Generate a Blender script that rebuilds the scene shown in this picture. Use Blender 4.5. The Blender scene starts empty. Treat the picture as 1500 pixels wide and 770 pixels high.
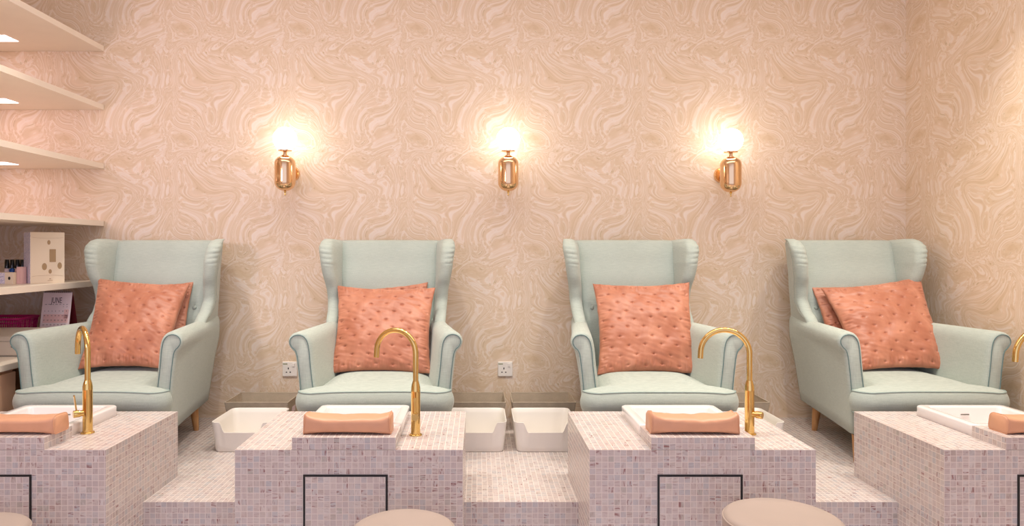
import bpy, bmesh, math, random
from mathutils import Vector, Matrix, noise as mnoise
random.seed(7)
PI = math.pi
sc = bpy.context.scene
COL = sc.collection

# ------------------------------------------------------------------ materials
def s2l(c):
    c = c / 255.0
    return c / 12.92 if c <= 0.04045 else ((c + 0.055) / 1.055) ** 2.4
def rgb(r, g, b): return (s2l(r), s2l(g), s2l(b), 1.0)

class NT:
    def __init__(s, name):
        s.m = bpy.data.materials.new(name); s.m.use_nodes = True
        s.t = s.m.node_tree; s.t.nodes.clear()
        s.out = s.t.nodes.new('ShaderNodeOutputMaterial')
        s.b = s.t.nodes.new('ShaderNodeBsdfPrincipled')
        s.t.links.new(s.b.outputs[0], s.out.inputs[0])
    def node(s, typ, **kw):
        n = s.t.nodes.new(typ)
        for k, v in kw.items(): setattr(n, k, v)
        return n
    def put(s, sock, v):
        if hasattr(v, 'is_linked') or isinstance(v, bpy.types.NodeSocket): s.t.links.new(v, sock)
        elif v is not None: sock.default_value = v
    def math(s, op, a, b=None, c=None, clamp=False):
        n = s.node('ShaderNodeMath', operation=op, use_clamp=clamp)
        s.put(n.inputs[0], a)
        if b is not None: s.put(n.inputs[1], b)
        if c is not None: s.put(n.inputs[2], c)
        return n.outputs[0]
    def sep(s, v):
        n = s.node('ShaderNodeSeparateXYZ'); s.put(n.inputs[0], v); return n.outputs
    def comb(s, x=0.0, y=0.0, z=0.0):
        n = s.node('ShaderNodeCombineXYZ'); s.put(n.inputs[0], x); s.put(n.inputs[1], y); s.put(n.inputs[2], z); return n.outputs[0]
    def noise(s, vec, scale, detail=2.0, rough=0.5, dist=0.0, dim='3D', w=None, lac=2.0):
        n = s.node('ShaderNodeTexNoise', noise_dimensions=dim)
        if 'Vector' in n.inputs and vec is not None: s.put(n.inputs['Vector'], vec)
        if w is not None: s.put(n.inputs['W'], w)
        s.put(n.inputs['Scale'], scale); n.inputs['Detail'].default_value = detail
        n.inputs['Roughness'].default_value = rough; n.inputs['Distortion'].default_value = dist
        n.inputs['Lacunarity'].default_value = lac
        return n.outputs
    def ramp(s, fac, stops, interp='LINEAR'):
        n = s.node('ShaderNodeValToRGB'); cr = n.color_ramp; cr.interpolation = interp
        while len(cr.elements) < len(stops): cr.elements.new(0.5)
        for e, (p, c) in zip(cr.elements, stops):
            e.position = p; e.color = c if len(c) == 4 else (*c, 1)
        s.put(n.inputs[0], fac); return n.outputs[0]
    def mix(s, f, a, b, mode='MIX'):
        n = s.node('ShaderNodeMix', data_type='RGBA', blend_type=mode)
        s.put(n.inputs[0], f); s.put(n.inputs[6], a); s.put(n.inputs[7], b); return n.outputs[2]
    def coord(s, kind='Object'):
        return s.node('ShaderNodeTexCoord').outputs[kind]
    def mapping(s, v, scale=(1,1,1), rot=(0,0,0), loc=(0,0,0)):
        n = s.node('ShaderNodeMapping'); s.put(n.inputs[0], v)
        n.inputs['Scale'].default_value = scale; n.inputs['Rotation'].default_value = rot; n.inputs['Location'].default_value = loc
        return n.outputs[0]
    def bump(s, h, strength=0.3, dist=0.002):
        n = s.node('ShaderNodeBump'); n.inputs['Strength'].default_value = strength; n.inputs['Distance'].default_value = dist
        s.put(n.inputs['Height'], h); s.t.links.new(n.outputs[0], s.b.inputs['Normal'])
    def set(s, **kw):
        for k, v in kw.items(): s.put(s.b.inputs[k.replace('_', ' ')], v)
        return s.m

def plain(name, c, rough=0.5, metal=0.0, var=0.04, nscale=8.0, bump=0.0, bscale=200, **kw):
    n = NT(name)
    co = n.coord()
    nz = n.noise(co, nscale, 3.0)[0]
    f = n.ramp(nz, [(0.3, (1-var,)*3), (0.7, (1+var*0.5,)*3)])
    n.set(Base_Color=n.mix(1.0, c, f, 'MULTIPLY'), Roughness=rough, Metallic=metal, **kw)
    if bump: n.bump(n.noise(co, bscale, 3.0)[0], bump)
    return n.m

def wallpaper():
    n = NT('marbled_wallpaper')
    x, y, z = n.sep(n.coord())
    # the wall is either along x (back) or along y (side): their sum runs along both
    P = 0.685; H = 0.645
    u = n.math('MULTIPLY', n.math('ADD', x, y), 2*PI/P)
    v = n.math('MULTIPLY', z, 2*PI/H)
    def N(u, v, R, so, detail=1.0, rough=0.5, Rv=None):
        Rv = Rv or R
        a = n.math('MULTIPLY_ADD', n.math('COSINE', u), R, so)
        b = n.math('MULTIPLY', n.math('SINE', u), R)
        c = n.math('MULTIPLY', n.math('COSINE', v), Rv)
        d = n.math('MULTIPLY', n.math('SINE', v), Rv)
        return n.noise(n.comb(a, b, c), 1.0, detail, rough, dim='4D', w=d)
    def warp(u, v, R, so, amt, detail=0.0, Rv=None):
        o = N(u, v, R, so, detail, 0.5, Rv)
        r, g, b = n.sep(o[1])
        u2 = n.math('MULTIPLY_ADD', n.math('SUBTRACT', r, 0.5), amt, u)
        v2 = n.math('MULTIPLY_ADD', n.math('SUBTRACT', g, 0.5), amt, v)
        return u2, v2
    u1, v1 = warp(u, v, 0.42, 5.6, 5.4)
    u2, v2 = warp(u1, v1, 0.60, 12.4, 1.5, 0.3, 0.42)
    F = N(u2, v2, 0.50, 33.1, 0.0, 0.45, 0.30)[0]
    G = N(u1, v1, 1.0, 71.9, 1.0)[0]
    # irregular bands that follow the contours of the twisted field
    band = n.noise(n.comb(n.math('MULTIPLY', F, 36.0), n.math('MULTIPLY', G, 6.0), 0.0), 1.0, 1.8, 0.5)[0]
    fine = n.noise(n.comb(n.math('MULTIPLY', F, 80.0), n.math('MULTIPLY', G, 12.0), 4.0), 1.0, 1.8, 0.5)[0]
    vein = n.noise(n.comb(n.math('MULTIPLY', F, 62.0), n.math('MULTIPLY', G, 26.0), 9.0), 1.0, 2.0, 0.6)[0]
    tan, mid, cream, gold = rgb(232, 206, 175), rgb(236, 211, 184), rgb(246, 229, 213), rgb(198, 170, 116)
    base = n.ramp(band, [(0.42, tan), (0.52, mid), (0.565, rgb(240, 214, 187)), (0.60, cream), (0.66, rgb(243, 220, 198)), (0.70, mid)])
    base = n.mix(n.ramp(fine, [(0.55, (0,0,0)), (0.60, (0.6,)*3), (0.68, (0.25,)*3)]), base, cream)
    base = n.mix(n.ramp(fine, [(0.32, (0.55,)*3), (0.41, (0,0,0))]), base, rgb(222, 192, 154))
    base = n.mix(n.ramp(vein, [(0.61, (0,0,0)), (0.69, (0.6,)*3)]), base, gold)
    n.set(Base_Color=base, Roughness=0.55, Specular_IOR_Level=0.3)
    n.bump(band, 0.08, 0.001)
    return n.m

def mosaic():
    n = NT('glass_mosaic')
    P = 0.0215
    co = n.coord(); x, y, z = n.sep(co)
    nx, ny, nz = n.sep(n.coord('Normal'))
    isz = n.math('GREATER_THAN', n.math('ABSOLUTE', nz), 0.6)
    isx = n.math('GREATER_THAN', n.math('ABSOLUTE', nx), 0.6)
    def mixv(f, a, b):
        m = n.node('ShaderNodeMix', data_type='FLOAT'); n.put(m.inputs[0], f); n.put(m.inputs[2], a); n.put(m.inputs[3], b); return m.outputs[0]
    a = mixv(isx, x, y); b = mixv(isz, z, y)
    a = n.math('DIVIDE', a, P); b = n.math('DIVIDE', b, P)
    a = n.math('ADD', a, 0.0005); b = n.math('ADD', b, 0.0005)
    ia = n.math('FLOOR', a); ib = n.math('FLOOR', b)
    fa = n.math('SUBTRACT', a, ia); fb = n.math('SUBTRACT', b, ib)
    side = n.math('ADD', n.math('MULTIPLY', isz, 17.0), n.math('MULTIPLY', isx, 31.0))
    oi = n.node('ShaderNodeObjectInfo').outputs['Random']
    wn = n.node('ShaderNodeTexWhiteNoise', noise_dimensions='4D')
    n.put(wn.inputs['Vector'], n.comb(ia, ib, side)); n.put(wn.inputs['W'], n.math('MULTIPLY', oi, 50.0))
    r1, r2, r3 = n.sep(wn.outputs['Color']); rv = wn.outputs['Value']
    # streaks inside each tile run along a direction of its own
    horiz = n.math('GREATER_THAN', r2, 0.45)
    sa = n.math('MULTIPLY', fa, mixv(horiz, 3.4, 0.7)); sb = n.math('MULTIPLY', fb, mixv(horiz, 0.7, 3.4))
    st = n.noise(n.comb(n.math('MULTIPLY_ADD', r1, 97.0, sa), n.math('MULTIPLY_ADD', r3, 83.0, sb), side), 1.0, 2.5, 0.55, 0.6)[0]
    tone = n.ramp(rv, [(0.0, rgb(196, 181, 177)), (0.2, rgb(208, 192, 186)), (0.4, rgb(190, 185, 185)), (0.55, rgb(212, 198, 190)),
                       (0.7, rgb(202, 185, 178)), (0.85, rgb(214, 204, 198)), (0.95, rgb(194, 176, 168)), (1.0, rgb(186, 178, 170))])
    streak = n.ramp(st, [(0.52, (0,0,0)), (0.66, (1,1,1))])
    amt = n.math('MULTIPLY', streak, n.ramp(r3, [(0.30, (0.15,)*3), (0.7, (0.5,)*3), (0.92, (1,1,1))]))
    tone = n.mix(amt, tone, rgb(150, 108, 104))
    light = n.ramp(st, [(0.30, (0.5,)*3), (0.45, (0,0,0))])
    tone = n.mix(n.math('MULTIPLY', light, r1), tone, rgb(228, 216, 216))
    g = 0.055
    def edge(f):
        return n.math('MAXIMUM', n.math('LESS_THAN', f, g), n.math('GREATER_THAN', f, 1-g))
    gr = n.math('MAXIMUM', edge(fa), edge(fb))
    col = n.mix(gr, tone, rgb(224, 211, 202))
    rough = mixv(gr, 0.22, 0.8)
    n.set(Base_Color=col, Roughness=rough, Specular_IOR_Level=0.45)
    h = n.math('SUBTRACT', 1.0, gr)
    h = n.math('ADD', h, n.math('MULTIPLY', r2, 0.25))
    n.bump(h, 0.25, 0.0008)
    return n.m

def linen(name, c, dark):
    n = NT(name); co = n.coord()
    a = n.noise(n.mapping(co, (30, 30, 900)), 1.0, 2.0)[0]
    b = n.noise(n.mapping(co, (900, 900, 30)), 1.0, 2.0)[0]
    w = n.math('MULTIPLY', n.math('ADD', a, b), 0.5)
    big = n.noise(co, 5.0, 2.0)[0]
    col = n.mix(n.ramp(w, [(0.36, (0,0,0)), (0.64, (1,1,1))]), dark, c)
    col = n.mix(1.0, col, n.ramp(big, [(0.3, (0.97,)*3), (0.7, (1.02,)*3)]), 'MULTIPLY')
    n.set(Base_Color=col, Roughness=0.85, Specular_IOR_Level=0.2, Sheen_Weight=0.25, Sheen_Roughness=0.5)
    n.bump(w, 0.25, 0.001)
    return n.m

def velvet():
    n = NT('coral_velvet'); co = n.coord()
    a = n.noise(n.mapping(co, (9, 9, 3)), 1.0, 3.0, 0.55, 0.8)[0]
    f = n.noise(n.mapping(co, (260, 260, 260)), 1.0, 2.0)[0]
    col = n.ramp(a, [(0.32, rgb(174, 108, 82)), (0.5, rgb(186, 121, 94)), (0.68, rgb(200, 136, 108))])
    n.set(Base_Color=col, Roughness=0.42, Specular_IOR_Level=0.35, Sheen_Weight=0.7, Sheen_Roughness=0.3, Sheen_Tint=rgb(255, 205, 185))
    h = n.math('ADD', n.math('MULTIPLY', f, 0.15), n.math('MULTIPLY', n.noise(n.mapping(co, (10, 10, 26)), 1.0, 2.0, 0.5, 0.6)[0], 1.0))
    n.bump(h, 0.22, 0.005)
    return n.m

def woven():
    n = NT('woven_fabric'); co = n.coord()
    ck = n.node('ShaderNodeTexChecker'); n.put(ck.inputs[0], n.mapping(co, (1,1,1), (0, 0, 0.0))); ck.inputs['Scale'].default_value = 260
    ck.inputs[1].default_value = rgb(202, 184, 162); ck.inputs[2].default_value = rgb(172, 154, 132)
    nz = n.noise(co, 30, 3.0)[0]
    n.set(Base_Color=n.mix(1.0, ck.outputs[0], n.ramp(nz, [(0.3, (0.92,)*3), (0.7, (1.05,)*3)]), 'MULTIPLY'), Roughness=0.85)
    n.bump(ck.outputs[1], 0.4, 0.0006)
    return n.m

def wood(name, c1, c2):
    n = NT(name); co = n.coord()
    w = n.noise(n.mapping(co, (60, 60, 4)), 1.0, 3.0, 0.5, 0.4)[0]
    n.set(Base_Color=n.ramp(w, [(0.35, c1), (0.65, c2)]), Roughness=0.45)
    return n.m

def brass(name, c, rough):
    n = NT(name)
    f = n.noise(n.coord(), 40, 2.0)[0]
    n.set(Base_Color=c, Metallic=1.0, Roughness=n.math('MULTIPLY_ADD', f, 0.06, rough))
    return n.m

def emit(name, c, st):
    n = NT(name); n.set(Base_Color=(0.9, 0.9, 0.9, 1), Emission_Color=c, Emission_Strength=st, Roughness=0.4)
    return n.m

M_WALL = wallpaper(); M_TILE = mosaic()
M_FAB = linen('mint_linen', rgb(192, 200, 188), rgb(170, 180, 169))
M_SEAM = plain('mint_piping', rgb(158, 174, 166), 0.8)
M_PIPE = plain('teal_piping', rgb(104, 130, 128), 0.8)
M_VEL = velvet(); M_WOV = woven()
M_LEG = wood('beech_wood', rgb(190, 134, 82), rgb(216, 164, 108))
M_BRASS = brass('polished_brass', rgb(226, 190, 118), 0.06)
M_COPPER = brass('rose_brass', rgb(234, 196, 152), 0.07)
M_GLOBE = emit('opal_globe', (1.0, 0.93, 0.83, 1), 9.5)
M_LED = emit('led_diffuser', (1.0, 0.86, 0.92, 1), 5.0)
M_WHITE = plain('white_plastic', rgb(246, 238, 228), 0.35, var=0.01)
M_CER = plain('white_ceramic', rgb(243, 236, 232), 0.08, var=0.01, Coat_Weight=0.4)
M_BLACK = plain('black_sealant', rgb(22, 20, 20), 0.6)
M_LEATH = plain('peach_leather', rgb(222, 164, 128), 0.42, var=0.05, nscale=20, bump=0.15, bscale=300)
M_SHELF = plain('cream_lacquer', rgb(248, 234, 216), 0.4, var=0.02)
M_PEACH = plain('peach_lacquer', rgb(240, 192, 158), 0.4, var=0.02)
M_CEIL = plain('white_paint', rgb(246, 238, 230), 0.8, var=0.01)
M_FLOOR = plain('pale_concrete', rgb(226, 216, 212), 0.5, var=0.05, nscale=3)
M_STOOL = plain('taupe_leather', rgb(182, 164, 152), 0.45, var=0.03, bump=0.1, bscale=350)
M_CHROME = brass('brushed_steel', rgb(205, 205, 208), 0.2)
M_DARKCAP = plain('black_gloss_cap', rgb(16, 15, 17), 0.15)
M_BLUEPOL = plain('blue_polish', rgb(22, 82, 160), 0.12)
M_PINKPOL = plain('pale_pink_label', rgb(235, 214, 214), 0.3)
M_REDPOL = plain('orange_polish', rgb(214, 110, 50), 0.2)
M_MAG = plain('magenta_plastic', rgb(205, 30, 120), 0.35)
M_DEV = plain('ivory_plastic', rgb(226, 212, 194), 0.4, var=0.02)
M_DEVD = plain('grey_plastic', rgb(140, 132, 122), 0.5)
M_PAPER = plain('pink_paper', rgb(240, 218, 222), 0.7, var=0.01)
M_PAPB = plain('blush_print', rgb(240, 196, 194), 0.7, var=0.01)
M_INK = plain('dark_ink', rgb(96, 74, 82), 0.7)
M_MAROON = plain('maroon_card', rgb(112, 24, 34), 0.6)
M_CARD = plain('cream_card', rgb(244, 226, 200), 0.6, var=0.01)
M_CARDD = plain('kraft_insert', rgb(180, 150, 112), 0.7)
def patterned():
    n = NT('lilac_marbled_card'); co = n.coord()
    f = n.noise(co, 26, 2.0, 0.5, 1.6)[0]
    w = n.math('SINE', n.math('MULTIPLY', f, 60.0))
    n.set(Base_Color=n.ramp(w, [(0.3, rgb(236, 228, 240)), (0.9, rgb(186, 184, 214))]), Roughness=0.4)
    return n.m
M_PAT = patterned()
M_PINKC = plain('pink_card', rgb(230, 188, 182), 0.6)
M_GRN = plain('green_print', rgb(120, 130, 70), 0.6)

# ------------------------------------------------------------------ helpers
def link(name, me, mat, parent=None, smooth=True, loc=None):
    o = bpy.data.objects.new(name, me); COL.objects.link(o)
    for m in (mat if isinstance(mat, (list, tuple)) else [mat]): me.materials.append(m)
    if smooth: me.shade_smooth()
    if parent: o.parent = parent
    if loc: o.location = loc
    return o
def obj(name, bm, mat, parent=None, smooth=True, bevel=0.0, seg=2, sub=0, loc=None, angle=None):
    bmesh.ops.recalc_face_normals(bm, faces=bm.faces)
    me = bpy.data.meshes.new(name); bm.to_mesh(me); bm.free()
    o = link(name, me, mat, parent, smooth, loc)
    if angle is not None: me.set_sharp_from_angle(angle=math.radians(angle))
    if bevel:
        md = o.modifiers.new('bevel', 'BEVEL'); md.width = bevel; md.segments = seg; md.limit_method = 'ANGLE'; md.angle_limit = math.radians(40)
        md.harden_normals = False
    if sub:
        md = o.modifiers.new('sub', 'SUBSURF'); md.levels = sub; md.render_levels = sub
    return o
def tag(o, label=None, cat=None, group=None, kind=None):
    if label: o['label'] = label
    if cat: o['category'] = cat
    if group: o['group'] = group
    if kind: o['kind'] = kind
    return o
def thing(name, label, cat, loc=(0,0,0), rz=0, group=None):
    o = bpy.data.objects.new(name, None); COL.objects.link(o)
    o.location = loc; o.rotation_euler = (0, 0, rz); o.empty_display_size = 0.05
    return tag(o, label, cat, group)
def box(bm, x0, x1, y0, y1, z0, z1, mi=0):
    v = [bm.verts.new((x, y, z)) for z in (z0, z1) for y in (y0, y1) for x in (x0, x1)]
    for f in ((0,2,3,1), (4,5,7,6), (0,1,5,4), (2,6,7,3), (0,4,6,2), (1,3,7,5)):
        fc = bm.faces.new([v[i] for i in f]); fc.material_index = mi
def loft(bm, rings, closed=True, caps=True):
    R = [[bm.verts.new(p) for p in r] for r in rings]
    for a, b in zip(R, R[1:]):
        k = len(a)
        for i in range(k if closed else k-1):
            j = (i+1) % k
            bm.faces.new((a[i], a[j], b[j], b[i]))
    if caps:
        bm.faces.new(R[0][::-1]); bm.faces.new(R[-1])
    return R
def lathe(bm, prof, n=28, axis='z', origin=(0,0,0), frame=None):
    rings = []
    for r, h in prof:
        ring = []
        for i in range(n):
            a = 2*PI*i/n
            p = Vector((r*math.cos(a), r*math.sin(a), h))
            if frame is not None: p = frame @ p
            ring.append(p + Vector(origin))
        rings.append(ring)
    loft(bm, rings)
def tube(bm, pts, r, n=10, closed=False):
    pts = [Vector(p) for p in pts]; m = len(pts)
    rad = r if isinstance(r, (list, tuple)) else [r]*m
    rings = []; prev = None
    for i, p in enumerate(pts):
        if closed: t = pts[(i+1) % m] - pts[i-1]
        else: t = pts[min(i+1, m-1)] - pts[max(i-1, 0)]
        t.normalize()
        if prev is None:
            nrm = t.orthogonal().normalized()
        else:
            nrm = prev - t*prev.dot(t)
            nrm = nrm.normalized() if nrm.length > 1e-6 else t.orthogonal().normalized()
        prev = nrm; b = t.cross(nrm)
        rings.append([p + (nrm*math.cos(2*PI*k/n) + b*math.sin(2*PI*k/n))*rad[i] for k in range(n)])
    if closed: rings.append(rings[0]); loft(bm, rings, caps=False); bmesh.ops.remove_doubles(bm, verts=bm.verts, dist=1e-6)
    else: loft(bm, rings)
def cr(pts, k=6):
    """Catmull-Rom through open polyline."""
    P = [Vector(p) for p in pts]; P = [P[0]*2-P[1]] + P + [P[-1]*2-P[-2]]; out = []
    for i in range(1, len(P)-2):
        a, b, c, d = P[i-1:i+3]
        for j in range(k):
            t = j/k
            out.append(0.5*((2*b) + (c-a)*t + (2*a-5*b+4*c-d)*t*t + (3*b-a-3*c+d)*t**3))
    out.append(P[-2]); return out
def lerp(a, b, t): return a + (b-a)*t
def interp(tab, z):
    if z <= tab[0][0]: return tab[0][1]
    for (a, va), (b, vb) in zip(tab, tab[1:]):
        if z <= b:
            t = (z-a)/(b-a); t = t*t*(3-2*t)*0.5 + t*0.5
            return va + (vb-va)*t
    return tab[-1][1]
def rrect(w, d, r, k=6):
    """rounded rectangle outline, centred"""
    out = []
    for cx, cy, a0 in ((w-r, d-r, 0), (-w+r, d-r, 90), (-w+r, -d+r, 180), (w-r, -d+r, 270)):
        for i in range(k+1):
            a = math.radians(a0 + 90*i/k); out.append((cx + r*math.cos(a), cy + r*math.sin(a)))
    return out
def text(name, s, size, mat, parent, loc, rot, ext=0.0003):
    cu = bpy.data.curves.new(name, 'FONT'); cu.body = s; cu.size = size; cu.align_x = 'CENTER'; cu.align_y = 'CENTER'; cu.extrude = ext
    t = bpy.data.objects.new(name, cu); COL.objects.link(t)
    dg = bpy.context.evaluated_depsgraph_get(); dg.update()
    me = bpy.data.meshes.new_from_object(t.evaluated_get(dg))
    bpy.data.objects.remove(t); me.name = name
    o = link(name, me, mat, parent, False); o.location = loc; o.rotation_euler = rot
    return o
def copy_tree(o, parent=None):
    c = o.copy(); COL.objects.link(c)
    if parent: c.parent = parent
    for ch in list(o.children): copy_tree(ch, c)
    return c

# ------------------------------------------------------------------ geometry of the place
CAM_H = 0.974; F = 1016.0
ZF, ZB = 2.42, 3.00           # front and back of the tiled plinths
WALL = 4.05; XR = 2.50; XL = -2.82; CEIL = 2.80; FL = -0.3015; REAR = -2.2
TOP = 0.2795; T = 0.0215

def struct(name, bm, mat, **k):
    return tag(obj(name, bm, mat, smooth=False, **k), kind='structure')
bm = bmesh.new(); box(bm, XL-0.15, XR+0.15, WALL, WALL+0.15, FL, CEIL); struct('wall_back', bm, M_WALL)
bm = bmesh.new(); box(bm, XR, XR+0.15, REAR, WALL, FL, CEIL); struct('wall_right', bm, M_WALL)
bm = bmesh.new(); box(bm, XL-0.15, XL, REAR, WALL, FL, CEIL); struct('wall_left', bm, M_WALL)
bm = bmesh.new(); box(bm, XL-0.15, XR+0.15, REAR, WALL+0.15, CEIL, CEIL+0.15); struct('ceiling', bm, M_CEIL)
bm = bmesh.new(); box(bm, XL-0.15, XR+0.15, REAR, WALL+0.15, FL-0.15, FL); struct('floor', bm, M_FLOOR)
bm = bmesh.new(); box(bm, 0, XR-XL, 0, WALL-2.69, FL, 0)
pl = struct('tiled_platform', bm, M_TILE); pl.location = (XL, 2.69, 0)

# ------------------------------------------------------------------ tiled plinths
def plinth(x0, x1, r0, r1, s0, s1, label, sid):
    """x0..x1 block, r0..r1 raised front, s0..s1 basin hole"""
    t = thing('tiled_plinth', label, 'tiled plinth', (x0, ZF, TOP), 0, 'mosaic plinths in front of the armchairs')
    bm = bmesh.new(); W = x1-x0; D = ZB-ZF; b = FL-TOP
    a0, a1 = s0-x0+0.012, s1-x0-0.012; h0 = 0.18; h1 = 2.925-ZF
    box(bm, 0, W, 0, h0, b, 0); box(bm, 0, a0, h0, D, b, 0); box(bm, a1, W, h0, D, b, 0)
    box(bm, a0, a1, h1, D, b, 0); box(bm, a0, a1, h0, h1, b, -0.16)
    box(bm, r0-x0, r1-x0, 0, 0.166, -0.001, 2*T)
    obj('mosaic_body', bm, M_TILE, t, smooth=False)
    return t
def hatch(t, hx0, hx1):
    top = -4*T + 0.0; w = hx1-hx0; g = 0.0065; bot = FL-TOP+0.03
    bm = bmesh.new()
    box(bm, hx0, hx0+g, -0.0035, 0.004, bot, top); box(bm, hx1-g, hx1, -0.0035, 0.004, bot, top)
    box(bm, hx0+g, hx1-g, -0.0035, 0.004, top-g, top); box(bm, hx0+g, hx1-g, -0.0035, 0.004, bot, bot+g)
    p = obj('access_panel', None or hatch_panel(w-2*g-0.002, top-g-0.001-(bot+g+0.001)), M_TILE, t, smooth=False)
    p.location = (hx0+g+0.001, -0.0025, top-g-0.001)
    f = obj('panel_frame', bm, M_BLACK, t, smooth=False); f['label'] = 'black sealed frame round the hatch'
def hatch_panel(w, h):
    bm = bmesh.new(); box(bm, 0, w, 0, 0.006, -h, 0); return bm
B = [(-2.098, -1.298, -1.875, -1.513, -1.915, -1.522),
     (-0.848, -0.0525, -0.649, -0.2870, -0.662, -0.287),
     (0.3895, 1.179, 0.605, 0.9665, 0.605, 0.998),
     (1.627, 2.4225, 1.843, 2.205, 1.850, 2.222)]
PL = ['pink mosaic tiled plinth at the left edge of the photo',
      'pink mosaic tiled plinth in front of the armchair second from the left',
      'pink mosaic tiled plinth in front of the armchair third from the left',
      'pink mosaic tiled plinth at the right edge of the photo']
HX = [(-1.852, -1.557), (-0.609, -0.3145), (0.6265, 0.923), (1.882, 2.178)]
for i, b in enumerate(B):
    t = plinth(*b, PL[i], i)
    hatch(t, HX[i][0]-b[0], HX[i][1]-b[0])

# ------------------------------------------------------------------ basins
BL = ['white rectangular ceramic foot basin let into the leftmost mosaic plinth', 'white rectangular ceramic foot basin behind the peach cushion of the second plinth from the left',
      'white rectangular ceramic foot basin set into the third plinth from the left', 'white rectangular ceramic foot basin let into the rightmost mosaic plinth']
def basin(i, s0, s1):
    y0, y1 = 2.5865, 2.94
    w = (s1-s0)/2; d = (y1-y0)/2; z = TOP + 2*T
    t = thing('foot_basin', BL[i], 'basin', ((s0+s1)/2, (y0+y1)/2, TOP-0.12), 0, 'white foot basins')
    zt = z - (TOP-0.12)
    bm = bmesh.new(); rings = []
    def R(inset, zz, r): rings.append([(x, y, zz) for x, y in rrect(w-inset, d-inset, r, 6)])
    R(0.016, 0.0, 0.02); R(0.014, 0.10, 0.02); R(0.004, 0.119, 0.022); R(0.0, 0.1205, 0.024); R(0.0, zt-0.006, 0.024); R(0.002, zt-0.002, 0.024); R(0.006, zt, 0.022)
    R(0.030, zt, 0.02); R(0.034, zt-0.002, 0.02); R(0.037, zt-0.008, 0.02); R(0.05, 0.04, 0.035); R(0.065, 0.022, 0.04); R(0.11, 0.016, 0.03)
    loft(bm, rings); obj('bowl', bm, M_CER, t)
    bm = bmesh.new(); lathe(bm, [(0.0, 0.0162), (0.022, 0.0162), (0.022, 0.0185), (0.016, 0.020), (0.0, 0.020)], 20)
    bmesh.ops.remove_doubles(bm, verts=bm.verts, dist=1e-5)
    obj('drain', bm, M_CHROME, t)
    # little grey maker's mark on the far inner wall
    bm = bmesh.new(); xx = -0.018
    for k, ww in enumerate((0.004, 0.004, 0.0035, 0.004, 0.004, 0.002, 0.0035)):
        box(bm, xx, xx+ww, d-0.0435, d-0.0415, zt-0.035, zt-0.030); xx += ww+0.0015
    o = obj('maker_mark', bm, M_DEVD, t, smooth=False)
for i, b in enumerate(B): basin(i, b[4], b[5])

# ------------------------------------------------------------------ peach foot cushions
CL = ['peach leather foot cushion cut by the left edge of the photo', 'peach leather foot cushion with a crumpled right end, on the second plinth',
      'peach leather foot cushion with both top corners poking up, on the third plinth', 'peach leather foot cushion cut by the right edge of the photo']
def foot_cushion(i, cx, cy, L, D, Hh, seed, rz=0, crumple=0.5):
    rnd = random.Random(seed); bm = bmesh.new(); rings = []; n = 30; m = 34
    for a in range(m+1):
        u = -1 + 2*a/m; x = u*L/2
        e = abs(u)**6
        hz = Hh/2*(1 - 0.16*(1-abs(u)**3) + 0.10*e); hy = D/2*(1-0.10*e)
        ring = []
        for k in range(n):
            th = 2*PI*(k+0.5)/n; c, s = math.cos(th), math.sin(th)
            y = math.copysign(abs(c)**0.42, c)*hy; z = math.copysign(abs(s)**0.5, s)*hz
            p = Vector((x, y, z))
            q = Vector((x*14+seed*3, y*20, z*20))
            d = mnoise.noise(q)*0.004*crumple*(0.4+e) + mnoise.noise(q*2.3)*0.002*crumple
            if z > 0: p.z += d*1.4 + (0.006*crumple*e*(1 if y < 0 else 0.6))
            p.y += d*0.7
            p.x -= (z/hz)*0.003*u*e
            if p.z < -Hh/2*0.9: p.z = -Hh/2
            ring.append(p + Vector((0, 0, Hh/2)))
        rings.append(ring)
    c0 = [Vector((-L/2-0.004, p.y*0.9, (p.z-Hh/2)*0.88+Hh/2)) for p in rings[0]]; c1 = [Vector((L/2+0.004, p.y*0.9, (p.z-Hh/2)*0.88+Hh/2)) for p in rings[-1]]
    rings = [c0] + rings + [c1]
    loft(bm, rings)
    t = thing('foot_cushion', CL[i], 'cushion', (cx, cy, TOP+2*T), rz, 'peach foot cushions')
    obj('cushion_body', bm, M_LEATH, t)
    for sgn, rr in ((-1, rings[1]), (1, rings[-2])):
        bm = bmesh.new(); tube(bm, [p + Vector((sgn*0.0005, 0, 0)) for p in rr], 0.0016, 6, True)
        obj('seam_welt', bm, M_LEATH, t)
foot_cushion(0, -1.655, 2.502, 0.30, 0.10, 0.060, 3, 0.0, 0.4)
foot_cushion(1, -0.464, 2.500, 0.302, 0.10, 0.062, 11, -0.01, 1.2)
foot_cushion(2, 0.772, 2.502, 0.306, 0.10, 0.062, 23, -0.02, 1.5)
foot_cushion(3, 2.025, 2.505, 0.295, 0.10, 0.058, 31, 0.03, 0.4)

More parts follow.
